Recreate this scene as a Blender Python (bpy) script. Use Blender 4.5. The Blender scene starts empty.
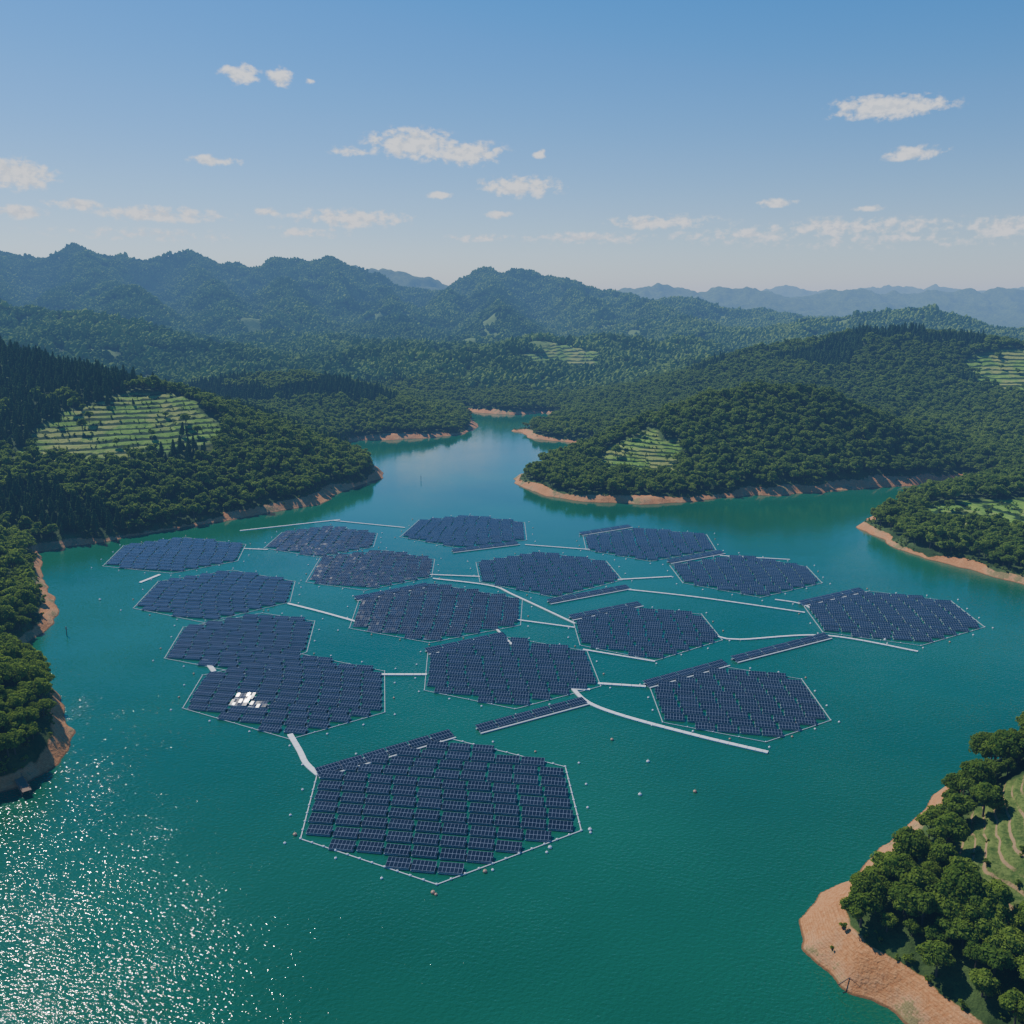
import bpy, math, time
import numpy as np
rng=np.random.default_rng(11)
scene=bpy.context.scene
F=887.0; TH=math.radians(13.1); CH=150.0
cT,sT=math.cos(TH),math.sin(TH)
def gp(px,py):
    u=(px-512)/F; v=(512-py)/F
    t=CH/-(v*cT-sT)
    return (u*t,(v*sT+cT)*t)
def cp(px,py,Y,off=9.0):
    u=(px-512)/F; v=(512-py)/F
    t=Y/(v*sT+cT)
    return (u*t,Y,max(4.0,CH+t*(v*cT-sT)-off))

# ---------------------------------------------------------------- noise
def gnoise(x,y,seed=0):
    xi=np.floor(x).astype(np.int64); yi=np.floor(y).astype(np.int64)
    fx=x-xi; fy=y-yi
    def g(ix,iy,dx,dy):
        h=(ix*374761393+iy*668265263+seed*974711)&0xffffffff
        h=((h^(h>>13))*1274126177)&0xffffffff
        h=h^(h>>16)
        a=h*(2*math.pi/4294967296.0)
        return np.cos(a)*dx+np.sin(a)*dy
    u=fx*fx*fx*(fx*(fx*6-15)+10); v=fy*fy*fy*(fy*(fy*6-15)+10)
    a=g(xi,yi,fx,fy); b=g(xi+1,yi,fx-1,fy); c=g(xi,yi+1,fx,fy-1); d=g(xi+1,yi+1,fx-1,fy-1)
    return ((a+(b-a)*u)+((c+(d-c)*u)-(a+(b-a)*u))*v)*1.5
def fbm(x,y,s,o=4,seed=0):
    r=0;a=1.0;t=0
    for i in range(o):
        r=r+a*gnoise(x/s+i*17.3,y/s-i*9.1,seed+i);t+=a;a*=.5;s*=.5
    return r/t
def ridged(x,y,s,o=4,seed=0,g=.5):
    r=0;a=1.0;t=0
    for i in range(o):
        n=gnoise(x/s+i*7.3,y/s-i*5.1,seed+i)
        r=r+a*(1-2.0*np.sqrt(n*n+.006));t+=a;a*=g;s*=.5
    return r/t

# ---------------------------------------------------------------- shoreline
W=[(-520,-400),(-420,0),(-270,170)]
W+=[gp(*p) for p in [(0,795),(25,788),(58,762),(70,735),(66,712),(52,690),(30,672),(20,655),(35,640),(52,625),(57,600),(45,585),(38,570),(38,552),
 (80,546),(150,533),(200,525),(250,517),(320,505),(340,493),(380,478),(383,472),(370,466),(350,458),(335,447),(360,440),(400,440),(450,436),(474,430),(477,424),(470,416),(462,410),
 (480,413),(510,415),(540,413),(560,416),(545,424),(517,431),(530,438),(560,442),(600,446),(610,452),(570,460),(530,470),(512,483),(545,497),(600,503),(640,505),(720,499),(790,494),(850,490),(900,486),(960,480),(985,484),
 (940,492),(890,508),(862,528),(885,545),(930,560),(980,573),(1024,585),(1100,605),(1200,640),(1250,700),(1150,745),(1040,760),(985,775),(943,786),(915,815),(880,855),(850,878),(815,892),(800,920),(806,950),(840,985),(890,1015),(940,1060)]]
W+=[(150,60),(220,0),(500,-400)]
W=np.array(W)
def shore(x,y):
    x=np.asarray(x,float);y=np.asarray(y,float)
    best=np.full(x.shape,1e18); ins=np.zeros(x.shape,bool)
    n=len(W)
    for i in range(n):
        ax,ay=W[i];bx,by=W[(i+1)%n]
        ex,ey=bx-ax,by-ay
        t=np.clip(((x-ax)*ex+(y-ay)*ey)/(ex*ex+ey*ey),0,1)
        d=(x-ax-t*ex)**2+(y-ay-t*ey)**2
        best=np.minimum(best,d)
        if ey!=0:
            c=((ay>y)!=(by>y))&(x<(bx-ax)*(y-ay)/ey+ax)
            ins^=c
    d=np.sqrt(best)
    sd=np.where(ins,-d,d)
    r=np.sqrt(x*x+y*y)
    amp=np.clip(r/250.0,1,4)
    return sd+fbm(x,y,38,3,5)*4*amp*0.8+fbm(x,y,9,2,15)*1.2

RG=[]
def ridge(pts,w,p=1.3): RG.append((np.array(pts),w,p))
ridge([cp(*q) for q in [(-250,330,950),(-100,335,900),(0,350,860),(80,366,830),(190,392,800),(260,417,780),(330,447,750),(362,466,725)]],190)
ridge([cp(*q) for q in [(200,395,1250),(300,378,1200),(360,388,1150),(430,410,1100),(462,424,1075)]],125)
ridge([cp(*q) for q in [(-200,290,2000),(-100,300,1900),(0,318,1800),(100,325,1750),(200,350,1700),(260,362,1600)]],280)
ridge([cp(*q) for q in [(270,350,2000),(330,338,2000),(400,350,1900),(440,370,1750)]],180)
ridge([cp(*q) for q in [(460,388,1500),(500,362,1600),(550,334,1750),(600,337,1800),(650,352,1800)]],170)
sk=[(-300,245,3400),(-100,250,3500),(0,262,3500),(40,260,3500),(75,258,3500),(105,260,3500),(130,267,3500),(190,265,3600),(230,266,3550),(270,261,3500),(300,265,3500),(330,269,3500),(380,281,3600),(440,289,3600),(490,279,3600),(520,277,3600),(560,288,3500),(620,298,3400),(680,303,3300),(740,311,3200)]
ridge([cp(*q,20) for q in sk],500,1.15)
for a,b in [((75,256,3500),(140,308,2400)),((0,258,3500),(-40,290,2600)),((190,264,3600),(235,318,2500)),((270,265,3500),(300,316,2600)),((380,281,3600),(400,322,2500)),((490,279,3600),(500,322,2500)),((560,288,3500),(620,324,2600)),((620,298,3400),(700,332,2400)),((130,267,3500),(60,300,2700)),((330,270,3500),(350,305,2900)),((440,289,3600),(450,312,2800))]:
    ridge([cp(*a,22),cp(*b,12)],180,1.4)
ridge([cp(*q) for q in [(545,462,790),(590,432,830),(640,408,850),(700,390,860),(760,382,860),(830,385,850),(900,412,830),(950,445,800)]],110)
ridge([cp(*q) for q in [(560,412,1350),(640,388,1300),(700,368,1300),(780,348,1300),(850,338,1300),(920,338,1250),(1000,352,1200),(1100,360,1200),(1300,350,1200)]],200)
ridge([cp(*q,14) for q in [(640,322,2600),(700,338,2300),(780,335,2200),(850,320,2300),(910,312,2300),(960,322,2200),(1024,334,2200),(1200,322,2200)]],260)
ridge([cp(*q,20) for q in [(560,297,7200),(620,292,7200),(660,286,7000),(700,292,7000),(740,287,7000),(790,297,7000),(850,291,7000),(900,294,7000),(950,294,7000),(1024,291,7000),(1250,285,7000)]],900)
ridge([cp(*q) for q in [(250,275,5500),(300,268,5500),(350,262,5500),(400,279,5500),(440,281,5500),(480,292,5500)]],600)
ridge([cp(*q,0) for q in [(700,300,10500),(760,288,10500),(830,294,10500),(900,287,10500),(1000,292,10500),(1100,290,10500)]],900)
ridge([cp(*q,3) for q in [(890,508,620),(930,497,650),(980,486,670),(1024,480,690),(1200,460,760)]],95)
ridge([(112,188,9),(128,196,15),(150,215,25),(185,250,36),(320,290,58)],48)
ridge([(-420,230,60),(-300,250,42),(-200,290,24),(-170,322,16)],65)
ridge([(-520,380,70),(-420,400,48),(-330,440,24)],90)

def land(x,y):
    acc=np.zeros(x.shape)
    for pts,w,p in RG:
        bd=np.full(x.shape,1e18); bc=np.zeros(x.shape)
        for i in range(len(pts)-1):
            ax,ay,az=pts[i];bx,by,bz=pts[i+1]
            ex,ey=bx-ax,by-ay
            t=np.clip(((x-ax)*ex+(y-ay)*ey)/(ex*ex+ey*ey),0,1)
            d=(x-ax-t*ex)**2+(y-ay-t*ey)**2
            m=d<bd
            bd=np.where(m,d,bd); bc=np.where(m,az+(bz-az)*t,bc)
        acc+=(bc*np.exp(-(np.sqrt(bd)/w)**p))**9
    R=acc**(1/9.0)
    r=np.sqrt(x*x+y*y)
    k=np.clip((r-1100)/1500,0,1); k2=np.clip((r-1050)/600,0,1)
    wx=x+60*fbm(x,y,300,2,33); wy=y+60*fbm(x,y,300,2,34)
    R=R+(ridged(wx,wy,640,4,3,.42)-.36)*np.minimum(R*0.42,85)*k+(ridged(wx,wy,230,3,8,.4)-.34)*np.minimum(R*(0.2+.2*k2),24+22*k2)*(0.4+0.6*k2)
    hum=np.clip(fbm(wx,wy,330,3,131)+.05,0,1)*110*np.clip((r-1150)/400,0,1)*np.clip((4500-r)/1500,0,1)
    base=6+4*fbm(x,y,150,3,21)+np.clip((r-1200)/1200,0,1)*12+hum
    return np.maximum(R,0)+base*np.exp(-R/70)
FIELDS=[] # cx,cy,rx,ry,rot,step
def fieldpx(px,py,Y,rx,ry,rot,step): 
    x,y,z=cp(px,py,Y,0); FIELDS.append((x,y,rx,ry,math.radians(rot),step))
fieldpx(130,418,728,74,72,0,3.1)
fieldpx(60,443,680,30,34,0,3.1)
fieldpx(642,447,775,34,54,0,2.5)
FIELDS.append((352,585,80,50,math.radians(-8),1.7))
FIELDS.append((129,191,18,36,math.radians(-24),1.5))
fieldpx(570,360,1650,56,80,0,5)
fieldpx(526,374,1580,36,50,0,4)
fieldpx(1010,385,1120,50,70,0,4)
fieldpx(225,378,1480,60,45,0,4)
fieldpx(652,356,1700,30,45,0,4)
def fields(x,y):
    m=np.zeros(x.shape); st=np.full(x.shape,3.0)
    for cx,cy,rx,ry,a,s in FIELDS:
        dx,dy=x-cx,y-cy
        u=(dx*math.cos(a)+dy*math.sin(a))/rx; v=(-dx*math.sin(a)+dy*math.cos(a))/ry
        q=1-np.sqrt(u*u+v*v)+0.55*fbm(x,y,(rx+ry)*.45,4,31)
        f=np.clip(q*8,0,1)
        st=np.where(f>m,s,st); m=np.maximum(m,f)
    return m,st
def H(x,y,full=False):
    sd=shore(x,y)
    L=land(x,y)
    r=np.sqrt(x*x+y*y)
    s=np.maximum(sd,0)
    h=np.minimum(s*0.42,2.6)+L*(1-np.exp(-s/np.clip(r*0.06,20,60)))
    h=h+fbm(x,y,22,3,41)*np.clip(s/30,0,1)*1.6
    h=np.where(sd<0,np.maximum(sd*0.35,-8),h)
    fm,st=fields(x,y)
    tr=h+fbm(x,y,60,2,51)*1.5
    fr=tr/st-np.floor(tr/st)
    stepped=h+st*(-fr+np.clip((fr-0.72)/0.28,0,1))+st*0.3
    fm=fm*(sd>6)
    h2=h+(stepped-h)*fm
    bw=np.clip(7.0+6*fbm(x,y,70,2,61)*np.clip(r/350,0.7,2.2),3.0,17)
    bw=np.where((x>60)&(y<300),bw+2,bw)
    bw=np.where((x<-100)&(y<620),bw*.6,bw)
    if full: return h2,sd,fm,tr/st,bw
    return h2,sd,fm,fr,bw

# ---------------------------------------------------------------- material helpers
def newmat(name):
    m=bpy.data.materials.new(name); m.use_nodes=True
    nt=m.node_tree; nt.nodes.clear()
    out=nt.nodes.new('ShaderNodeOutputMaterial')
    return m,nt,out
class NB:
    def __init__(s,nt): s.nt=nt
    def n(s,t,**k):
        nd=s.nt.nodes.new(t)
        for a,b in k.items(): setattr(nd,a,b)
        return nd
    def put(s,sock,v):
        if hasattr(v,'is_output'): s.nt.links.new(v,sock)
        else: sock.default_value=v
    def math(s,op,a,b=0.0,c=None,clamp=False):
        nd=s.n('ShaderNodeMath',operation=op,use_clamp=clamp)
        s.put(nd.inputs[0],a); s.put(nd.inputs[1],b)
        if c is not None: s.put(nd.inputs[2],c)
        return nd.outputs[0]
    def vm(s,op,a,b):
        nd=s.n('ShaderNodeVectorMath',operation=op); s.put(nd.inputs[0],a); s.put(nd.inputs[1],b); return nd.outputs[0]
    def mix(s,f,a,b):
        nd=s.n('ShaderNodeMix',data_type='RGBA')
        s.put(nd.inputs[0],f); s.put(nd.inputs[6],a if hasattr(a,'is_output') else (*a,1)); s.put(nd.inputs[7],b if hasattr(b,'is_output') else (*b,1))
        return nd.outputs[2]
    def noise(s,vec,scale,detail=3,rough=.55,dist=0):
        nd=s.n('ShaderNodeTexNoise'); s.put(nd.inputs['Vector'],vec)
        nd.inputs['Scale'].default_value=scale; nd.inputs['Detail'].default_value=detail; nd.inputs['Roughness'].default_value=rough; nd.inputs['Distortion'].default_value=dist
        return nd.outputs['Fac']
    def ss(s,v,a,b):
        nd=s.n('ShaderNodeMapRange',interpolation_type='SMOOTHSTEP'); s.put(nd.inputs[0],v)
        nd.inputs[1].default_value=a; nd.inputs[2].default_value=b
        return nd.outputs[0]
    def attr(s,name):
        return s.n('ShaderNodeAttribute',attribute_name=name).outputs['Fac']
def principled(b,out,col,rough,spec=0.5,**k):
    p=b.n('ShaderNodeBsdfPrincipled')
    b.put(p.inputs['Base Color'],col if hasattr(col,'is_output') else (*col,1)); b.put(p.inputs['Roughness'],rough)
    p.inputs['Specular IOR Level'].default_value=spec
    for a,v in k.items(): b.put(p.inputs[a],v)
    b.nt.links.new(p.outputs[0],out.inputs[0]); return p
def simple(name,col,rough=.6,var=.25,scale=1.0,metal=0):
    m,nt,out=newmat(name); b=NB(nt)
    pos=b.n('ShaderNodeNewGeometry').outputs['Position']
    f=b.noise(pos,scale,4)
    c=b.mix(f,[x*(1-var) for x in col],[min(1,x*(1+var)) for x in col])
    p=principled(b,out,c,rough); p.inputs['Metallic'].default_value=metal
    return m

# terrain material
mt,nt,out=newmat('hill_ground'); b=NB(nt)
pos=b.n('ShaderNodeNewGeometry').outputs['Position']
field=b.attr('field'); bank=b.attr('bank'); terr=b.attr('terr'); fc=b.attr('forestclear')
n1=b.noise(pos,.03,5); n2=b.noise(pos,.25,5); n3=b.noise(pos,1.2,6,.65); n4=b.noise(pos,.06,6,.7)
forest=b.mix(b.ss(n4,.4,.62),(.022,.048,.012),(.06,.10,.026))
grass=b.mix(b.ss(n2,.3,.7),(.085,.19,.024),(.17,.29,.042))
grass=b.mix(b.ss(n1,.45,.6),grass,b.mix(n3,(.18,.23,.05),(.28,.30,.08)))
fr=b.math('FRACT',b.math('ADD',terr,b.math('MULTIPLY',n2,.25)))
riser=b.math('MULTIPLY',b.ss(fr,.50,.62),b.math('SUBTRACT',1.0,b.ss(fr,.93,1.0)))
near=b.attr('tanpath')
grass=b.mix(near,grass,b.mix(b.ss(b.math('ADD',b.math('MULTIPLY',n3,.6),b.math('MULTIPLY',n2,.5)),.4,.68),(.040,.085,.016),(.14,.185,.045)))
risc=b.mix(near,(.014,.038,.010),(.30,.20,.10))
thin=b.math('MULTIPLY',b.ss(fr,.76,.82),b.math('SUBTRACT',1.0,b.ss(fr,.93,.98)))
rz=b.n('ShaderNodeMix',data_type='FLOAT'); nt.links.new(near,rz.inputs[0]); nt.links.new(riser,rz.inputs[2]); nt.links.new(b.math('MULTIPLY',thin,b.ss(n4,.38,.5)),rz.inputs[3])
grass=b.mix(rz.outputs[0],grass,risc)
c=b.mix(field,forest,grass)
c=b.mix(b.math('MULTIPLY',fc,b.math('SUBTRACT',1.0,field)),c,b.mix(n2,(.06,.12,.025),(.13,.19,.05)))
soil=b.mix(b.ss(n3,.25,.75),(.38,.150,.050),(.55,.270,.105))
soil=b.mix(b.ss(n4,.45,.7),soil,(.54,.35,.19))
z=b.n('ShaderNodeSeparateXYZ'); nt.links.new(pos,z.inputs[0]); Z=z.outputs[2]
strand=b.math('SINE',b.math('MULTIPLY',b.math('ADD',Z,b.math('MULTIPLY',n2,.5)),16.0))
soil=b.mix(b.math('MULTIPLY',b.ss(strand,.2,1.0),.4),soil,(.25,.12,.05))
soil=b.mix(b.math('MULTIPLY',b.ss(b.math('ADD',n4,b.math('MULTIPLY',n3,.25)),.66,.74),.7),soil,(.09,.12,.035))
wet=b.math('SUBTRACT',1.0,b.ss(Z,.1,.5))
soil=b.mix(wet,soil,(.16,.085,.035))
edge=b.math('ADD',bank,b.math('MULTIPLY',b.math('SUBTRACT',n2,.5),.9))
c=b.mix(b.ss(edge,.4,.6),c,soil)
p=principled(b,out,c,.95,.12)
bp=b.n('ShaderNodeBump'); bp.inputs['Strength'].default_value=.6; bp.inputs['Distance'].default_value=.6
nt.links.new(b.math('ADD',n3,b.math('MULTIPLY',n4,5.0)),bp.inputs['Height']); nt.links.new(bp.outputs[0],p.inputs['Normal'])

# ---------------------------------------------------------------- terrain mesh
NR,NC=1000,1050
rr=np.geomspace(90,13500,NR); aa=np.radians(np.linspace(-47,47,NC))
RR,AA=np.meshgrid(rr,aa,indexing='ij')
X=RR*np.sin(AA); Y=RR*np.cos(AA)-60
X=X.ravel();Y=Y.ravel()
h,sd,fm,tq,bw=H(X,Y,True)
def clearing(x,y,h):
    r=np.hypot(x,y)
    n=fbm(x,y,130,3,71)
    return np.clip((n-.24)*12,0,1)*((r>1350)&(r<4500)&(h<130)&(x<900))
fcl=clearing(X,Y,h)
r_=np.hypot(X,Y)
far=np.clip((r_-4400)/800,0,1)
h=h+far*(fbm(X,Y,60,2,81)*14)
me=bpy.data.meshes.new('hills')
me.vertices.add(NR*NC); me.vertices.foreach_set('co',np.stack([X,Y,h],1).astype(np.float32).ravel())
i,j=np.meshgrid(np.arange(NR-1),np.arange(NC-1),indexing='ij')
q=(i*NC+j).ravel()
faces=np.stack([q,q+1,q+NC+1,q+NC],1)[:, ::-1]
hv=h[faces].max(1); faces=faces[hv>-6.5]
def set_faces(me,faces):
    n,k=faces.shape
    me.loops.add(n*k); me.loops.foreach_set('vertex_index',faces.astype(np.int32).ravel())
    me.polygons.add(n); me.polygons.foreach_set('loop_start',np.arange(0,n*k,k,dtype=np.int32)); 
    me.update(calc_edges=True)
set_faces(me,faces)
me.polygons.foreach_set('use_smooth',np.ones(len(faces),bool))
def addattr(me,name,arr,typ='FLOAT'):
    a=me.attributes.new(name,typ,'POINT')
    if typ=='FLOAT_VECTOR': a.data.foreach_set('vector',arr.astype(np.float32).ravel())
    elif typ=='INT': a.data.foreach_set('value',arr.astype(np.int32).ravel())
    else: a.data.foreach_set('value',arr.astype(np.float32).ravel())
addattr(me,'field',fm); addattr(me,'terr',tq); addattr(me,'forestclear',fcl)
addattr(me,'bank',np.clip((bw+1.0-sd)/3.0,0,1)); addattr(me,'tanpath',((X>60)&(Y<320)).astype(float))
me.materials.append(mt)
hills=bpy.data.objects.new('hills',me); scene.collection.objects.link(hills)

# ---------------------------------------------------------------- water
mw,nt,out=newmat('reservoir_water'); b=NB(nt)
pos=b.n('ShaderNodeNewGeometry').outputs['Position']
big=b.noise(pos,.006,3)
col=b.mix(b.ss(big,.3,.7),(.003,.074,.036),(.006,.104,.052))
p=principled(b,out,col,.07,.5); p.inputs['IOR'].default_value=1.333
mp=b.n('ShaderNodeMapping'); nt.links.new(pos,mp.inputs[0]); mp.inputs['Scale'].default_value=(1,1.4,1); mp.inputs['Rotation'].default_value=(0,0,.5)
w1=b.noise(mp.outputs[0],.75,2,.55); w2=b.noise(mp.outputs[0],.09,2)
gust=b.ss(b.noise(pos,.02,3),.35,.7)
py_=b.n('ShaderNodeSeparateXYZ'); nt.links.new(pos,py_.inputs[0])
calm=b.math('ADD',.10,b.math('MULTIPLY',b.math('SUBTRACT',1.0,b.ss(py_.outputs[1],230,680)),.90))
hh=b.math('MULTIPLY',calm,b.math('ADD',b.math('MULTIPLY',w1,b.math('ADD',.65,b.math('MULTIPLY',gust,.35))),b.math('MULTIPLY',w2,.4)))
bp=b.n('ShaderNodeBump'); bp.inputs['Strength'].default_value=1.0; bp.inputs['Distance'].default_value=.32
nt.links.new(hh,bp.inputs['Height']); nt.links.new(bp.outputs[0],p.inputs['Normal'])
me=bpy.data.meshes.new('reservoir_water')
S=16000
me.from_pydata([(-S,-3000,0),(S,-3000,0),(S,S,0),(-S,S,0)],[],[(0,1,2,3)])
me.materials.append(mw)
scene.collection.objects.link(bpy.data.objects.new('reservoir_water',me))

# ---------------------------------------------------------------- trees
def leafmat(name,c1,c2,trans=.25):
    m,nt,out=newmat(name); b=NB(nt)
    oi=b.n('ShaderNodeObjectInfo').outputs['Random']
    tc=b.n('ShaderNodeNewGeometry').outputs['Position']
    n=b.noise(tc,.9,2); n2=b.noise(tc,.008,3); n5=b.noise(tc,.004,4)
    f=b.math('ADD',b.math('MULTIPLY',oi,.75),b.math('MULTIPLY',b.math('SUBTRACT',n,.3),.6),clamp=True)
    c=b.mix(f,c1,c2)
    c=b.mix(b.math('MULTIPLY',b.ss(n2,.42,.62),.45),c,(c2[0]*1.15,c2[1]*1.05,c2[2]*.8))
    c=b.mix(b.math('MULTIPLY',b.ss(n5,.52,.62),.45),c,(c1[0]*.85,c1[1]*.9,c1[2]))
    d=b.n('ShaderNodeBsdfDiffuse'); nt.links.new(c,d.inputs[0])
    if trans>0:
        t=b.n('ShaderNodeBsdfTranslucent'); mx=b.n('ShaderNodeMixShader')
        nt.links.new(b.mix(.6,c,(c2[0]*1.6,c2[1]*1.6,c2[2])),t.inputs[0])
        mx.inputs[0].default_value=trans
        nt.links.new(d.outputs[0],mx.inputs[1]); nt.links.new(t.outputs[0],mx.inputs[2]); nt.links.new(mx.outputs[0],out.inputs[0])
    else: nt.links.new(d.outputs[0],out.inputs[0])
    return m
M_leaf=leafmat('broadleaf_foliage',(.050,.112,.018),(.195,.280,.042),.38)
M_con=leafmat('conifer_foliage',(.024,.064,.020),(.075,.145,.038),.18)
M_far=leafmat('distant_foliage',(.028,.072,.018),(.165,.240,.045),.0)
M_bark=simple('bark',(.09,.065,.045),.9)
import bmesh
def ico(sub):
    bm=bmesh.new(); bmesh.ops.create_icosphere(bm,subdivisions=sub,radius=1)
    v=np.array([x.co[:] for x in bm.verts]); f=np.array([[a.index for a in y.verts] for y in bm.faces]); bm.free(); return v,f
ICO1=ico(1); ICO2=ico(2)
class MB:
    def __init__(s): s.v=[];s.f=[];s.m=[];s.n=0
    def add(s,v,f,m=0):
        for a in f: s.f.append([int(k)+s.n for k in a]); s.m.append(m)
        s.v.extend([tuple(map(float,k)) for k in v]); s.n+=len(v)
    def mesh(s,name,mats):
        me=bpy.data.meshes.new(name); me.from_pydata(s.v,[],s.f)
        for m in mats: me.materials.append(m)
        me.polygons.foreach_set('material_index',np.array(s.m,dtype=np.int32)); me.update(); return me
def tube(mb,p0,p1,r0,r1,k=6,m=1):
    p0=np.array(p0,float);p1=np.array(p1,float);d=p1-p0;d/=np.linalg.norm(d)
    a=np.cross(d,[0,0,1.0]); 
    if np.linalg.norm(a)<1e-3:a=np.array([1.0,0,0])
    a/=np.linalg.norm(a);c=np.cross(d,a)
    v=[]
    for p,r in((p0,r0),(p1,r1)):
        for i in range(k):
            t=2*math.pi*i/k; v.append(p+r*(math.cos(t)*a+math.sin(t)*c))
    mb.add(v,[[i,(i+1)%k,k+(i+1)%k,k+i] for i in range(k)],m)
    mb.add(v[k:],[list(range(k))],m)
def leaves(mb,P,N,size,rg):
    n=len(P)
    N=N/np.linalg.norm(N,axis=1,keepdims=True)
    a=np.cross(N,rg.normal(size=(n,3))); a/=np.linalg.norm(a,axis=1,keepdims=True); c=np.cross(N,a)
    s=(size*(.6+.8*rg.random((n,1))))
    k1=s*(.7+.5*rg.random((n,1)));k2=s*(.6+.5*rg.random((n,1)))
    v=np.stack([P-a*s,P-c*k1+N*s*.15,P+a*k2,P+c*s*.8-N*s*.15],1).reshape(-1,3)
    mb.add(v,np.arange(4*n).reshape(-1,4))
def broadleaf(seed,nl,nleaf,size,r=4.2,hgt=10.5,core=ICO1):
    rg=np.random.default_rng(seed); mb=MB()
    C=[];Rr=[]
    for i in range(nl):
        a=i*2.4+rg.random(); t=(i+.5)/nl
        rad=r*.68*math.sqrt(t)*(.8+.4*rg.random())
        zz=hgt*.74-(rad/r)**2*hgt*.28+rg.normal()*.7
        C.append((rad*math.cos(a),rad*math.sin(a),zz)); Rr.append(r*(.28+.16*rg.random()))
    C=np.array(C);Rr=np.array(Rr)
    tube(mb,(0,0,-1),(0,0,hgt*.5),.32,.2)
    for i in range(0,nl,2): tube(mb,(0,0,hgt*(.3+.2*rg.random())),C[i],.16,.06,4)
    for i in range(nl):
        v,f=core; d=v*(Rr[i]*.70)*(1+.22*rg.normal(size=(len(v),1)))*[1,1,.85]+C[i]
        mb.add(d,f)
        D=rg.normal(size=(nleaf,3)); D[:,2]=np.where(D[:,2]<-.3,-D[:,2],D[:,2]); D/=np.linalg.norm(D,axis=1,keepdims=True)
        P=C[i]+D*Rr[i]*(.72+.42*rg.random((nleaf,1)))*[1,1,.9]
        keep=np.ones(nleaf,bool)
        for j in range(nl):
            if j!=i: keep&=np.linalg.norm(P-C[j],axis=1)>Rr[j]*.72
        leaves(mb,P[keep],D[keep]+rg.normal(size=(keep.sum(),3))*.45,size,rg)
    return mb
def conifer(seed,n,size,r=2.6,hgt=13):
    rg=np.random.default_rng(seed); mb=MB()
    tube(mb,(0,0,-1),(0,0,hgt*.9),.28,.05)
    t=rg.random(n)**.7*.9; a=rg.random(n)*6.283
    lay=1-.35*((t*9)%1)
    rad=r*(t+.06)*lay*(.75+.4*rg.random(n))*(1+.2*np.sin(a*5+seed))
    P=np.stack([rad*np.cos(a),rad*np.sin(a),hgt*(1-t*.82)-rad*.15],1)
    N=np.stack([np.cos(a)*.7,np.sin(a)*.7,np.full(n,.8)],1)+rg.normal(size=(n,3))*.3
    leaves(mb,P,N,size,rg)
    v=[(0,0,hgt*.97)]+[(r*.6*math.cos(k),r*.6*math.sin(k),hgt*.2) for k in np.linspace(0,6.283,8)[:-1]]
    mb.add(v,[[0,1+i,1+(i+1)%7] for i in range(7)])
    return mb
def clump(seed,n=16,R=17):
    rg=np.random.default_rng(seed); mb=MB()
    for i in range(n):
        a=i*2.399+rg.random()*.5; q=R*math.sqrt((i+.5)/n)
        s=2.9+2.6*rg.random(); z=3.0+4.5*rg.random()
        v,f=ICO1 if i%2 else ICO2
        d=v*(1+.18*rg.normal(size=(len(v),1)))*[s,s,s*(1.0+.6*rg.random())]+[q*math.cos(a),q*math.sin(a),z]
        mb.add(d,f)
    return mb
def kinds(cname,lst):
    c=bpy.data.collections.new(cname)
    for nm,mb,mats in lst:
        c.objects.link(bpy.data.objects.new(nm,mb.mesh(nm,mats)))
    return c
K_near=kinds('near_tree_kinds',[('broadleaf_tree_%s'%'abcde'[k],broadleaf(100+k,15+k,150,.36,r=3.9+.3*k,hgt=9+k*.6,core=ICO2),[M_leaf,M_bark]) for k in range(5)])
K_mid=kinds('mid_tree_kinds',[('broadleaf_tree_mid_%s'%'abcd'[k],broadleaf(200+k,9+k,48,.68),[M_leaf,M_bark]) for k in range(4)]+
      [('conifer_tree_%s'%'abc'[k],conifer(300+k,420,.55,r=2.4+.3*k,hgt=11.5+k),[M_con,M_bark]) for k in range(3)])
K_far=kinds('distant_tree_kinds',[('distant_tree_clump_%s'%'abcd'[k],clump(400+k),[M_far]) for k in range(4)])
K_bush=kinds('bush_kinds',[('bush_%s'%'abc'[k],broadleaf(500+k,5,40,.28,r=1.5,hgt=2.0),[M_leaf,M_bark]) for k in range(3)])
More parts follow.
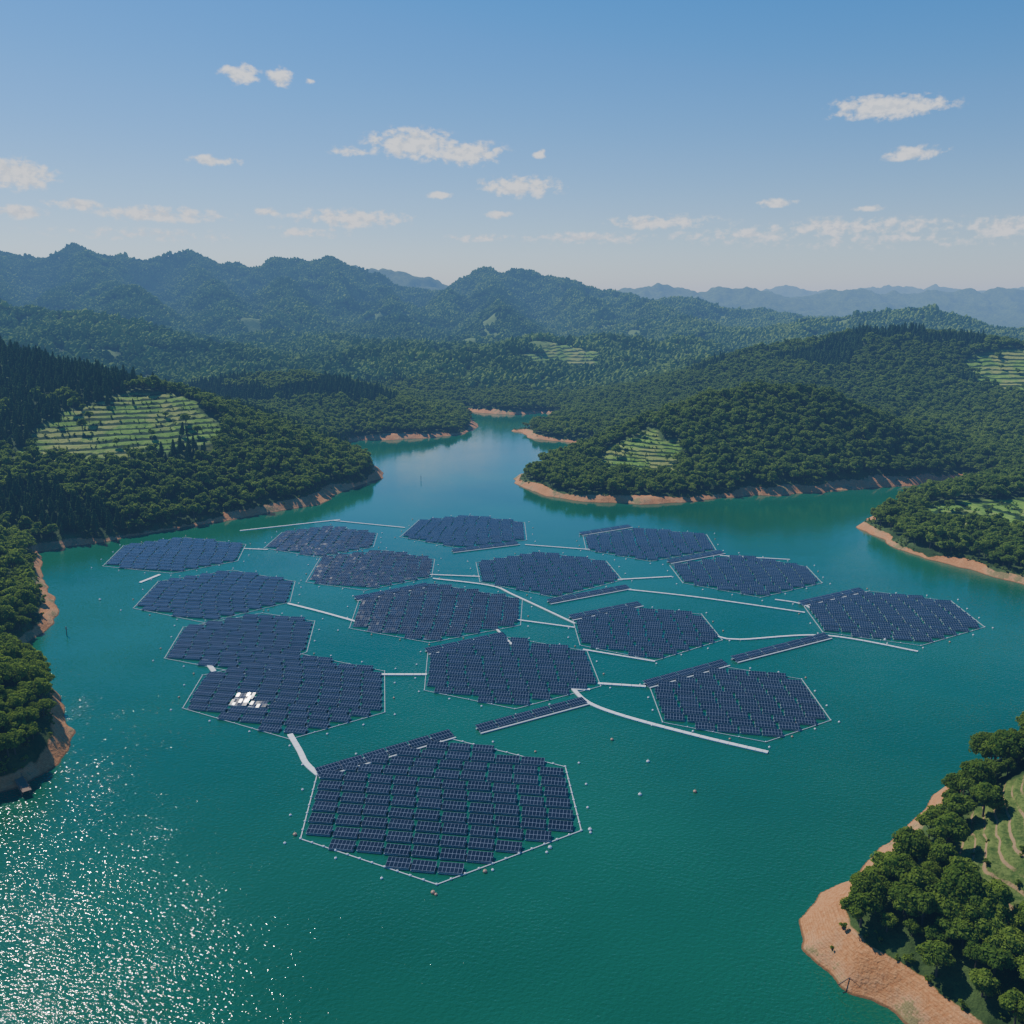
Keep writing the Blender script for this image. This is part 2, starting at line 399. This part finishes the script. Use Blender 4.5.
def scatter(name,coll,pts,rot,scl,idx):
    me=bpy.data.meshes.new(name); me.vertices.add(len(pts)); me.vertices.foreach_set('co',pts.astype(np.float32).ravel())
    addattr(me,'rot',rot,'FLOAT_VECTOR'); addattr(me,'scl',scl,'FLOAT_VECTOR'); addattr(me,'idx',idx,'INT'); me.update()
    ob=bpy.data.objects.new(name,me); scene.collection.objects.link(ob)
    ng=bpy.data.node_groups.new(name+'_instancing','GeometryNodeTree')
    ng.interface.new_socket('Geometry',in_out='INPUT',socket_type='NodeSocketGeometry'); ng.interface.new_socket('Geometry',in_out='OUTPUT',socket_type='NodeSocketGeometry')
    gi=ng.nodes.new('NodeGroupInput');go=ng.nodes.new('NodeGroupOutput')
    ci=ng.nodes.new('GeometryNodeCollectionInfo'); ci.inputs[0].default_value=coll; ci.inputs['Separate Children'].default_value=True; ci.inputs['Reset Children'].default_value=True
    ip=ng.nodes.new('GeometryNodeInstanceOnPoints'); ip.inputs['Pick Instance'].default_value=True
    def na(n,t):
        a=ng.nodes.new('GeometryNodeInputNamedAttribute'); a.data_type=t; a.inputs['Name'].default_value=n
        return [o for o in a.outputs if o.enabled][0]
    L=ng.links.new
    L(gi.outputs[0],ip.inputs['Points']);L(ci.outputs[0],ip.inputs['Instance'])
    L(na('idx','INT'),ip.inputs['Instance Index']);L(na('rot','FLOAT_VECTOR'),ip.inputs['Rotation']);L(na('scl','FLOAT_VECTOR'),ip.inputs['Scale'])
    L(ip.outputs[0],go.inputs[0])
    md=ob.modifiers.new('instances','NODES'); md.node_group=ng
    return ob
def sample(r0,r1,area,amax=40):
    A=math.radians(amax)
    g=math.sqrt(area); 
    xs=np.arange(-r1*math.sin(A),r1*math.sin(A),g); ys=np.arange(0,r1,g)
    x,y=np.meshgrid(xs,ys); x=x.ravel()+rng.uniform(-.48,.48,x.size)*g; y=y.ravel()+rng.uniform(-.48,.48,y.size)*g
    r=np.hypot(x,y); m=(r>r0)&(r<r1)&(np.abs(np.arctan2(x,y+40))<A)
    return x[m],y[m]
def rotz(n): 
    r=np.zeros((n,3)); r[:,0]=rng.normal(size=n)*.05; r[:,1]=rng.normal(size=n)*.05; r[:,2]=rng.random(n)*6.283; return r
# near
x,y=sample(100,480,19,46)
hh,s_,f_,fr_,bw_=H(x,y)
m=(s_>bw_+1.0)&((f_<.15)|(rng.random(len(x))<.08)); x,y,hh=x[m],y[m],hh[m]; n=len(x)
s=rng.uniform(.5,1.08,n); scatter('forest',K_near,np.stack([x,y,hh-.3],1),rotz(n),np.stack([s,s,s*rng.uniform(.8,1.15,n)],1),rng.integers(0,5,n))
# mid
x,y=sample(480,1450,27,40)
hh,s_,f_,fr_,bw_=H(x,y); cl=clearing(x,y,hh)
m=(s_>bw_+1.5)&((f_<.15)|(rng.random(len(x))<.04))&(cl<.4); x,y,hh=x[m],y[m],hh[m]; n=len(x)
con=(fbm(x,y,120,3,91)+np.clip((hh-60)/60,-1,1)*.35+np.where(x<-150,.12,-.25))>.05
idx=np.where(con,rng.integers(4,7,n),rng.integers(0,4,n))
s=rng.uniform(.55,1.2,n); scatter('forest',K_mid,np.stack([x,y,hh-.3],1),rotz(n),np.stack([s,s,s*rng.uniform(.75,1.15,n)],1),idx)
# far clumps
x,y=sample(1420,4900,430,36)
hh,s_,f_,fr_,bw_=H(x,y); cl=clearing(x,y,hh)
m=(s_>18)&(f_<.3)&(cl<.5); x,y,hh=x[m],y[m],hh[m]; n=len(x)
e=12.0
hx=H(x+e,y)[0]-H(x-e,y)[0]; hy=H(x,y+e)[0]-H(x,y-e)[0]
N=np.stack([-hx/(2*e),-hy/(2*e),np.ones(n)],1); N/=np.linalg.norm(N,axis=1,keepdims=True)
sp=rng.random(n)*6.283
nx=np.cos(sp)*N[:,0]+np.sin(sp)*N[:,1]; ny=-np.sin(sp)*N[:,0]+np.cos(sp)*N[:,1]
rx=-np.arcsin(np.clip(ny,-1,1)); ry=np.arctan2(nx,N[:,2])
s=rng.uniform(.8,1.35,n)
scatter('distant_forest',K_far,np.stack([x,y,hh-1],1),np.stack([rx,ry,sp],1),np.stack([s,s,s],1),rng.integers(0,4,n))
# hedge bushes on terrace risers and scrub along banks
x,y=sample(120,1100,7,42)
hh,s_,f_,fr_,bw_=H(x,y)
m=((f_>.3)&(fr_>.62)&(fr_<.98)&(rng.random(len(x))<.35))|((np.abs(s_-bw_-1)<1.8)&(rng.random(len(x))<.7))|((f_>.3)&(rng.random(len(x))<.02))|((s_>3)&(s_<bw_)&(rng.random(len(x))<.03))
x,y,hh=x[m],y[m],hh[m]; n=len(x)
s=rng.uniform(.3,.85,n); scatter('terrace_bushes',K_bush,np.stack([x,y,hh-.2],1),rotz(n),np.stack([s,s,s],1),rng.integers(0,3,n))

# ---------------------------------------------------------------- solar arrays
def pvmat(name,jit,rough):
    mp_,nt,out=newmat(name); b=NB(nt)
    uv=b.n('ShaderNodeUVMap').outputs[0]; sp_=b.n('ShaderNodeSeparateXYZ'); nt.links.new(uv,sp_.inputs[0])
    def line(v,per,w):
        f=b.math('FRACT',b.math('DIVIDE',v,per)); d=b.math('MINIMUM',f,b.math('SUBTRACT',1.0,f))
        return b.math('LESS_THAN',d,w/per*.5)
    ln=b.math('MAXIMUM',line(sp_.outputs[0],1.1,.08),line(sp_.outputs[1],1.8,.11))
    geo=b.n('ShaderNodeNewGeometry'); isl=geo.outputs['Random Per Island']
    cell=b.mix(isl,(.007,.011,.022),(.013,.019,.034))
    c=b.mix(ln,cell,(.20,.23,.27))
    p=principled(b,out,c,rough,.30)
    cmb=b.n('ShaderNodeCombineXYZ'); nt.links.new(b.math('FLOOR',b.math('DIVIDE',sp_.outputs[0],1.1)),cmb.inputs[0]); nt.links.new(b.math('FLOOR',b.math('DIVIDE',sp_.outputs[1],1.8)),cmb.inputs[1]); nt.links.new(b.math('MULTIPLY',isl,913.7),cmb.inputs[2])
    wn=b.n('ShaderNodeTexWhiteNoise',noise_dimensions='3D'); nt.links.new(cmb.outputs[0],wn.inputs['Vector'])
    dv=b.vm('MULTIPLY',b.vm('SUBTRACT',wn.outputs['Color'],(.5,.5,.5)),(jit,jit,.0))
    nrm=b.vm('NORMALIZE',b.vm('ADD',geo.outputs['Normal'],dv),(0,0,0))
    nt.links.new(nrm,p.inputs['Normal'])
    return mp_
M_pv=pvmat('photovoltaic_glass',.04,.10)
M_pv2=pvmat('photovoltaic_glass_glint',.17,.14)  # stronger per-module normal jitter, put in to scatter sun glints
M_frame=simple('aluminium_frame',(.36,.38,.41),.4)
M_float=simple('float_plastic',(.26,.29,.31),.6)
M_white=simple('white_walkway',(.68,.70,.70),.6,.15,.8)
M_line=simple('float_line_plastic',(.42,.46,.47),.6,.15,.8)
M_orange=simple('buoy_orange',(.50,.30,.18),.5)
M_wood=simple('weathered_wood',(.20,.13,.08),.85)
def table(mb,uvs,cx,cy,L,D,ang,tilt,roll,z0=1.0,pm=0):
    r=np.array([math.cos(ang),math.sin(ang),0]); q=np.array([-math.sin(ang),math.cos(ang),0])
    up=np.array([0,0,1.0])
    q2=q*math.cos(tilt)+up*math.sin(tilt); r2=r*math.cos(roll)+up*math.sin(roll)
    nn=np.cross(r2,q2); nn/=np.linalg.norm(nn)
    c=np.array([cx,cy,z0])
    P=[c-r2*L/2-q2*D/2,c+r2*L/2-q2*D/2,c+r2*L/2+q2*D/2,c-r2*L/2+q2*D/2]
    Bm=[k-nn*.12 for k in P]
    mb.add(P,[[0,1,2,3]],pm); uvs.append([(0,0),(L,0),(L,D),(0,D)])
    mb.add(P+Bm,[[0,4,5,1],[1,5,6,2],[2,6,7,3],[3,7,4,0],[7,6,5,4]],1)
    for _ in range(5): uvs.append([(0.5,.5)]*4)
    for s in(-.36,.3):
        cc=c+q*D*s; hb=.38
        a0=cc-r*L*.5-q*.5; a1=cc+r*L*.5-q*.5; a2=cc+r*L*.5+q*.4; a3=cc-r*L*.5+q*.4
        top=[];bot=[]
        for k in(a0,a1,a2,a3):
            t=k.copy();t[2]=hb;bb=k.copy();bb[2]=-.2;top.append(t);bot.append(bb)
        mb.add(bot+top,[[4,5,6,7],[0,1,5,4],[1,2,6,5],[2,3,7,6],[3,0,4,7]],2)
        for _ in range(5): uvs.append([(0.5,.5)]*4)
        for e in(-.4,0,.4):
            k=cc+r*L*e; w=.06; hgt=z0+D*s*math.sin(tilt)+L*e*math.sin(roll)-.12
            v=[k+np.array([dx,dy,0]) for dx,dy in((-w,-w),(w,-w),(w,w),(-w,w))]
            lo=[t.copy() for t in v];hi=[t.copy() for t in v]
            for t in lo:t[2]=hb-.1
            for t in hi:t[2]=hgt
            mb.add(lo+hi,[[0,1,5,4],[1,2,6,5],[2,3,7,6],[3,0,4,7]],1)
            for _ in range(4): uvs.append([(0.5,.5)]*4)
def mk(mb,uvs,name,mats,parent=None,loc=(0,0,0)):
    me=mb.mesh(name,mats)
    if uvs is not None:
        ul=me.uv_layers.new(name='UVMap'); ul.data.foreach_set('uv',np.array([k for f in uvs for k in f],dtype=np.float32).ravel())
    ob=bpy.data.objects.new(name,me); scene.collection.objects.link(ob)
    if parent: ob.parent=parent
    ob.location=loc
    return ob
def beam(mb,p0,p1,w,z0,z1,m=0):
    p0=np.array(p0,float);p1=np.array(p1,float);d=p1-p0;L=np.linalg.norm(d)
    if L<1e-6:return
    d/=L;q=np.array([-d[1],d[0]])*w/2
    c=[p0-q,p1-q,p1+q,p0+q]
    mb.add([(k[0],k[1],z0) for k in c]+[(k[0],k[1],z1) for k in c],[[4,5,6,7],[0,1,5,4],[1,2,6,5],[2,3,7,6],[3,0,4,7]],m)
def buoy(mb,x,y,r=.45,m=0):
    v,f=ICO2; mb.add(v*[r,r,r*.9]+[x,y,r*.3],f,m); tube(mb,(x,y,r*.9),(x,y,r*1.9),r*.12,r*.1,5,m)
ARR=[
 ([(322,770),(452,741),(562,768),(577,830),(437,882),(305,838)],10,.3),
 ([(205,676),(300,655),(382,672),(382,712),(290,738),(186,708)],9,.5),
 ([(185,628),(262,614),(313,622),(305,652),(245,673),(167,658)],9,.5),
 ([(160,582),(232,571),(293,582),(288,602),(205,622),(136,608)],8,.5),
 ([(125,546),(185,538),(244,545),(236,561),(172,573),(105,566)],8,.5),
 ([(283,533),(330,527),(376,534),(372,547),(318,557),(266,548)],15,1.0),
 ([(322,558),(385,551),(433,560),(430,577),(365,590),(308,582)],16,1.0),
 ([(362,598),(435,585),(520,600),(518,625),(430,642),(352,628)],15,1.0),
 ([(420,521),(470,516),(523,523),(525,540),(460,548),(402,537)],9,.5),
 ([(478,563),(540,553),(605,562),(620,580),(555,597),(482,582)],10,.5),
 ([(430,654),(500,637),(585,652),(598,686),(515,708),(427,690)],10,.5),
 ([(575,621),(628,608),(700,615),(720,640),(655,660),(582,645)],10,.5),
 ([(585,537),(640,529),(705,535),(714,550),(650,561),(588,550)],9,.5),
 ([(672,566),(740,556),(805,567),(820,583),(760,597),(685,583)],9,.5),
 ([(806,606),(870,592),(950,602),(982,627),(920,645),(825,632)],9,.5),
 ([(652,687),(725,668),(800,680),(828,720),(765,741),(665,722)],10,.5)]
ROWS=[[(316,775),(452,735)],[(452,552),(518,544)],[(548,603),(628,588)],[(733,661),(827,637)],[(477,731),(585,702)],[(645,686),(725,664)],[(800,605),(862,591)],[(570,619),(640,605)],[(668,563),(722,553)],[(426,653),(505,636)],[(355,600),(428,586)],[(580,535),(630,527)]]
L_,D_=7.4,3.6
SE=math.radians(49); SA=math.radians(-43)
SUN=np.array([math.cos(SE)*math.sin(SA),math.cos(SE)*math.cos(SA),math.sin(SE)])
GLP={1:gp(245,703)}
for k,(poly,tilt,jit) in enumerate(ARR):
    PITCH=6.1 if k==0 else 5.8
    Pw=np.array([gp(*q) for q in poly]); cen=Pw.mean(0)
    em=bpy.data.objects.new('floating_solar_array',None); scene.collection.objects.link(em); em.location=(cen[0],cen[1],0); em.empty_display_size=5
    P=Pw-cen
    mb=MB();uvs=[]
    rot=rng.uniform(-2,2); a=math.radians(-10+rot); rd=np.array([math.cos(a),math.sin(a)]); pd=np.array([-rd[1],rd[0]])
    vw=np.array([-cen[0],-cen[1],CH]); vw/=np.linalg.norm(vw); hv_=vw+SUN; hv_/=np.linalg.norm(hv_)
    gt=math.degrees(math.asin(-(hv_[0]*pd[0]+hv_[1]*pd[1]))); gr=math.degrees(math.asin(-(hv_[0]*rd[0]+hv_[1]*rd[1])))
    glinty=k in (5,6,7)
    U=P@rd; V=P@pd
    def chord(v):
        xs=[]
        for i in range(len(P)):
            v0,v1=V[i],V[(i+1)%len(P)]
            if (v0>v)!=(v1>v): xs.append(U[i]+(U[(i+1)%len(P)]-U[i])*(v-v0)/(v1-v0))
        return (min(xs),max(xs)) if len(xs)>=2 else None
    nrow=max(1,int((V.max()-V.min()-2.0)/PITCH)); v0_=(V.max()+V.min())/2-(nrow-1)*PITCH/2
    gbest=[]
    cells=[]
    for r in range(nrow):
        vv=v0_+r*PITCH
        ca=chord(vv-1.2); cb_=chord(vv+1.2)
        if not ca or not cb_: continue
        lo,hi=(ca[0]+cb_[0])/2,(ca[1]+cb_[1])/2
        n=int(round((hi-lo)/(L_+.8)))
        if n<1: continue
        ln=(hi-lo)/n-.8; ln=min(ln,L_+.6); sp=(hi-lo)/n
        for c in range(n):
            ctr=rd*(lo+(c+.5)*sp+rng.uniform(-.25,.25))+pd*(vv+rng.normal()*.12)
            cells.append((ctr,ln))
    if k in GLP:
        g=np.array(GLP[k])-cen; dd=[np.linalg.norm(c[0]-g) for c in cells]; gbest=list(np.argsort(dd)[:3])
    for ci_,(ctr,ln) in enumerate(cells):
        tl=tilt+rng.normal()*jit; rl=(3.0 if glinty else 0)+rng.normal()*jit; pm=0
        if ci_ in gbest:
            o=gbest.index(ci_); pm=3; tl=gt-(1.2,3.2,4.2)[o]; rl=gr  # tables nearest the glint point, tilted to mirror the sun towards the camera
        table(mb,uvs,ctr[0],ctr[1],ln,D_,a+rng.normal()*.008,math.radians(tl),math.radians(rl),1.0,pm)
    mk(mb,uvs,'solar_panels',[M_pv2 if glinty else M_pv,M_frame,M_float,M_pv2],em)
    mb=MB(); Q=P*1.03
    for i in range(len(Q)):
        p0,p1=Q[i],Q[(i+1)%len(Q)]
        beam(mb,p0,p1,.28 if k==0 else .18,-.1,.2)
        n=int(np.linalg.norm(p1-p0)/(4 if k==0 else 8))
        for t in range(n):
            z=p0+(p1-p0)*t/n; v,f=ICO1; mb.add(v*(.42 if k==0 else .3)+[z[0],z[1],.2],f,1)
    mk(mb,None,'float_line',[M_line,M_white],em)
    mb=MB()
    for i in range(len(Q)):
        for t in(0,.33,.66):
            z=Q[i]+(Q[(i+1)%len(Q)]-Q[i])*t; z=z*(1.06+.08*rng.random()); buoy(mb,z[0],z[1],.42,int(rng.random()<.25))
    mk(mb,None,'mooring_buoys',[M_white,M_orange],em)
for a_,b_ in ROWS:
    p0=np.array(gp(*a_));p1=np.array(gp(*b_)); cen=(p0+p1)/2; d=p1-p0; L=np.linalg.norm(d); d/=L; ang=math.atan2(d[1],d[0])
    em=bpy.data.objects.new('floating_solar_row',None); scene.collection.objects.link(em); em.location=(cen[0],cen[1],0)
    mb=MB();uvs=[]; n=max(3,int(L/7.6))
    for i in range(n):
        t=(i+.5)/n-.5; c=d*L*t
        table(mb,uvs,c[0],c[1],L/n-.5,4.0,ang,math.radians(10+rng.normal()*.5),math.radians(rng.normal()*.5),1.25)
    mk(mb,uvs,'solar_panels',[M_pv,M_frame,M_float],em)
    mb=MB(); q=np.array([-d[1],d[0]])*-2.9
    beam(mb,-d*L/2+q,d*L/2+q,.6,-.1,.45); mk(mb,None,'edge_walkway',[M_line],em)
WALK=[([(572,688),(588,703),(625,717),(700,737),(768,753)],1.7),([(290,735),(300,752),(306,764),(318,775)],1.9),([(382,675),(427,675)],1.4),([(598,684),(646,687)],1.4),
 ([(433,579),(490,586),(515,596),(575,624)],1.0),([(515,620),(575,628)],.9),([(618,580),(672,577)],1.0),([(628,590),(700,598),(805,613)],1.0),([(583,650),(655,662)],.9),([(718,637),(740,640),(825,636),(918,652)],1.1),
 ([(288,604),(320,612),(356,622)],1.3),([(244,549),(268,550)],.8),([(140,583),(160,575)],1.6),([(205,660),(214,672)],2.0),([(334,521),(405,528)],.8),([(525,545),(590,550)],.8),([(240,531),(340,520)],.9),([(430,575),(480,577)],.9),([(720,556),(790,560)],.8),([(590,690),(575,690)],1.2),([(775,600),(806,606),(830,625)],.9),([(497,630),(512,645)],.9)]
for pts,w in WALK:
    P=[np.array(gp(*q)) for q in pts]; cen=sum(P)/len(P); mb=MB()
    fine=[]
    for i in range(len(P)-1):
        p0=P[max(0,i-1)];p1=P[i];p2=P[i+1];p3=P[min(len(P)-1,i+2)]
        m=max(2,int(np.linalg.norm(p2-p1)/3))
        for t in np.linspace(0,1,m,endpoint=False): fine.append(.5*((2*p1)+(-p0+p2)*t+(2*p0-5*p1+4*p2-p3)*t*t+(-p0+3*p1-3*p2+p3)*t**3))
    fine.append(P[-1])
    for i in range(len(fine)-1):
        d=fine[i+1]-fine[i]; beam(mb,fine[i]-cen,fine[i]+d*.96-cen,w,-.1,.42+.004*(i%2))
    mk(mb,None,'floating_walkway',[M_white],None,(cen[0],cen[1],0))
for q in [(640,795),(695,792),(612,740),(648,762),(590,830),(433,893),(485,872),(295,835),(550,848),(970,790),(885,640),(100,600),(735,690)]:
    mb=MB(); buoy(mb,0,0,.6); x_,y_=gp(*q); mk(mb,None,'mooring_buoy',[M_orange if rng.random()<.4 else M_white],None,(x_,y_,0))
# wooden jetty on the near-left shore
p0=np.array(gp(12,772)); p1=np.array(gp(28,797)); cen=(p0+p1)/2; d=p1-p0; L=np.linalg.norm(d); d/=L; q=np.array([-d[1],d[0]])
mb=MB(); n=int(L/.45)
for i in range(n):
    a0=-d*L/2+d*(i*.45); beam(mb,a0,a0+d*.38,2.6,1.95,2.05+.004*(i%2))
for s in(-1.1,1.1):
    beam(mb,-d*L/2+q*s,d*L/2+q*s,.15,1.75,1.945)
    for i in range(0,n,5):
        c=-d*L/2+d*i*.45+q*s; tube(mb,(c[0],c[1],-2),(c[0],c[1],2.9),.14,.12,6,0)
mk(mb,None,'wooden_jetty',[M_wood],None,(cen[0],cen[1],0))
# mooring posts
for q_ in [(67,636),(421,481)]:
    x_,y_=gp(*q_); mb=MB(); tube(mb,(0,0,-2),(0,0,4.2),.22,.18,8,0); tube(mb,(-.6,0,3.6),(.6,0,3.6),.1,.1,6,0); v,f=ICO1; mb.add(v*.35+[0,0,4.3],f,0)
    mk(mb,None,'mooring_post',[M_wood],None,(x_,y_,0))
# driftwood branch on the near-right bank
x_,y_=gp(842,985); x_+=1.5; hz=float(H(np.array([x_]),np.array([y_]))[0][0]); mb=MB()
tube(mb,(-3,-1.5,-.3),(3,1.6,.6),.16,.07,6,0); tube(mb,(0,0,.15),(1.2,-1.4,.6),.08,.03,5,0); tube(mb,(1.2,.7,.35),(1.6,2.2,.9),.07,.02,5,0)
mk(mb,None,'driftwood_branch',[M_wood],None,(x_,y_,max(hz,0.0)))

# ---------------------------------------------------------------- light, sky
from mathutils import Vector
sl=bpy.data.lights.new('sun','SUN'); sl.energy=5.0; sl.angle=math.radians(.5); sl.color=(1,.95,.87)
so=bpy.data.objects.new('sun',sl); scene.collection.objects.link(so); so.rotation_euler=Vector(SUN).to_track_quat('Z','Y').to_euler()
w=bpy.data.worlds.new('World'); scene.world=w; w.use_nodes=True; nt=w.node_tree; nt.nodes.clear(); b=NB(nt)
out=nt.nodes.new('ShaderNodeOutputWorld')
bg=b.n('ShaderNodeBackground'); bg.inputs[1].default_value=.14
bg2=b.n('ShaderNodeBackground'); bg2.inputs[1].default_value=.14
sky=b.n('ShaderNodeTexSky',sky_type='NISHITA'); sky.sun_disc=False; sky.sun_elevation=SE; sky.sun_rotation=SA; sky.air_density=1.0; sky.dust_density=.15; sky.ozone_density=4.0; sky.altitude=100
tc=b.n('ShaderNodeTexCoord').outputs['Generated']; s3=b.n('ShaderNodeSeparateXYZ'); nt.links.new(tc,s3.inputs[0])
az=b.math('ARCTAN2',s3.outputs[0],s3.outputs[1]); el=b.math('ARCSINE',s3.outputs[2])
hs=b.n('ShaderNodeHueSaturation'); nt.links.new(sky.outputs[0],hs.inputs['Color']); hs.inputs['Saturation'].default_value=1.42; hs.inputs['Value'].default_value=.93
tint=b.n('ShaderNodeMix',data_type='RGBA',blend_type='MULTIPLY'); tint.inputs[0].default_value=1.0; nt.links.new(hs.outputs[0],tint.inputs[6]); tint.inputs[7].default_value=(.97,.94,1.12,1)
skyraw=tint.outputs[2]
cb=b.n('ShaderNodeCombineXYZ'); nt.links.new(az,cb.inputs[0]); nt.links.new(el,cb.inputs[1])
AE=cb.outputs[0]
CL=[(240,74,17,9,1),(281,77,12,8,1),(310,81,5,3,.8),(412,144,42,14,1),(465,153,38,11,1),(350,151,18,5,.6),(540,154,7,4,.8),(520,187,40,10,1),(217,161,23,5,.9),(440,195,13,4,.8),(497,215,15,4,.8),(888,107,52,10,1),(915,153,28,6,1),(775,203,19,4,.9),(868,208,13,3,.8),(12,173,34,13,1),(12,212,26,6,.8),(72,204,22,5,.9),(165,215,55,8,.8),(268,212,13,4,.8),(350,218,62,9,.75),(665,222,60,7,.7),(480,238,34,4,.55),(590,238,70,6,.55),(740,235,70,8,.5),(850,228,100,9,.65),(1005,227,32,9,.85),(310,232,40,6,.55),(900,240,120,8,.45),(140,235,90,6,.45),(-150,160,60,16,1),(1150,150,60,14,1)]
mask=None
for px,py,ww,hh_,st in CL:
    u=(px-512)/F;v=(512-py)/F; dy=v*sT+cT; dz=v*cT-sT; a0=math.atan2(u,dy); e0=math.atan2(dz,math.hypot(u,dy))
    mp=b.n('ShaderNodeVectorMath',operation='SUBTRACT'); nt.links.new(AE,mp.inputs[0]); mp.inputs[1].default_value=(a0,e0,0)
    m2=b.n('ShaderNodeVectorMath',operation='MULTIPLY'); nt.links.new(mp.outputs[0],m2.inputs[0]); m2.inputs[1].default_value=(F/ww*.9,F/hh_*.9,0)
    ln_=b.n('ShaderNodeVectorMath',operation='LENGTH'); nt.links.new(m2.outputs[0],ln_.inputs[0])
    k=b.math('MULTIPLY',b.math('SUBTRACT',1.1,ln_.outputs['Value']),st)
    mask=k if mask is None else b.math('MAXIMUM',mask,k)
sc=b.n('ShaderNodeVectorMath',operation='MULTIPLY'); nt.links.new(AE,sc.inputs[0]); sc.inputs[1].default_value=(1,1.5,1)
n1=b.noise(sc.outputs[0],85,5,.55,.1)
n0=b.noise(sc.outputs[0],26,3,.5)
md=b.math('ADD',mask,b.math('ADD',b.math('MULTIPLY',b.math('SUBTRACT',n1,.5),2.2),b.math('MULTIPLY',b.math('SUBTRACT',n0,.5),1.0)))
dens=b.math('MULTIPLY',b.ss(md,.05,.8),b.ss(mask,-.1,.3))
ofs=b.n('ShaderNodeVectorMath',operation='ADD'); nt.links.new(sc.outputs[0],ofs.inputs[0]); ofs.inputs[1].default_value=(-.003,.007,0)
n1b=b.noise(ofs.outputs[0],85,4,.55,.1)
shade=b.ss(b.math('SUBTRACT',n1,n1b),-.12,.08)
ccol=b.mix(shade,(6.0,6.6,7.5),(8.0,8.3,8.8))
skyc=b.mix(b.math('MULTIPLY',dens,.95),skyraw,ccol)
nt.links.new(skyraw,bg.inputs[0]); nt.links.new(skyc,bg2.inputs[0])
inr=b.math('MULTIPLY',b.math('MULTIPLY',b.math('GREATER_THAN',el,.03),b.math('LESS_THAN',el,.36)),b.math('LESS_THAN',b.math('ABSOLUTE',az),.9))
mxs_=b.n('ShaderNodeMixShader'); nt.links.new(inr,mxs_.inputs[0]); nt.links.new(bg.outputs[0],mxs_.inputs[1]); nt.links.new(bg2.outputs[0],mxs_.inputs[2]); nt.links.new(mxs_.outputs[0],out.inputs[0])

# haze: absorbing box with constant emission, standing in for light scattered by air
mz,nt,out=newmat('emissive_haze'); b=NB(nt)
SG=(.000055,.000075,.000098); LI=(.36,.54,.82)
ab=b.n('ShaderNodeVolumeAbsorption'); mxs=max(SG); ab.inputs['Density'].default_value=mxs; ab.inputs['Color'].default_value=(1-SG[0]/mxs,1-SG[1]/mxs,1-SG[2]/mxs,1)
em_=b.n('ShaderNodeEmission'); em_.inputs[0].default_value=(SG[0]*LI[0]*1e4,SG[1]*LI[1]*1e4,SG[2]*LI[2]*1e4,1); em_.inputs[1].default_value=1e-4
ad=b.n('ShaderNodeAddShader'); nt.links.new(ab.outputs[0],ad.inputs[0]); nt.links.new(em_.outputs[0],ad.inputs[1])
nt.links.new(ad.outputs[0],out.inputs['Volume'])
me=bpy.data.meshes.new('emissive_haze_box')
x0,x1,y0,y1,z0,z1=-15000,15000,-2500,15500,-30,440
me.from_pydata([(x0,y0,z0),(x1,y0,z0),(x1,y1,z0),(x0,y1,z0),(x0,y0,z1),(x1,y0,z1),(x1,y1,z1),(x0,y1,z1)],[],[(3,2,1,0),(4,5,6,7),(0,1,5,4),(1,2,6,5),(2,3,7,6),(3,0,4,7)])
me.materials.append(mz); scene.collection.objects.link(bpy.data.objects.new('emissive_haze_box',me))

cam=bpy.data.cameras.new('camera'); cam.sensor_width=36; cam.lens=36*F/1024; cam.clip_start=1; cam.clip_end=60000
co=bpy.data.objects.new('camera',cam); co.location=(0,0,CH); co.rotation_euler=(math.radians(90)-TH,0,0); scene.collection.objects.link(co); scene.camera=co
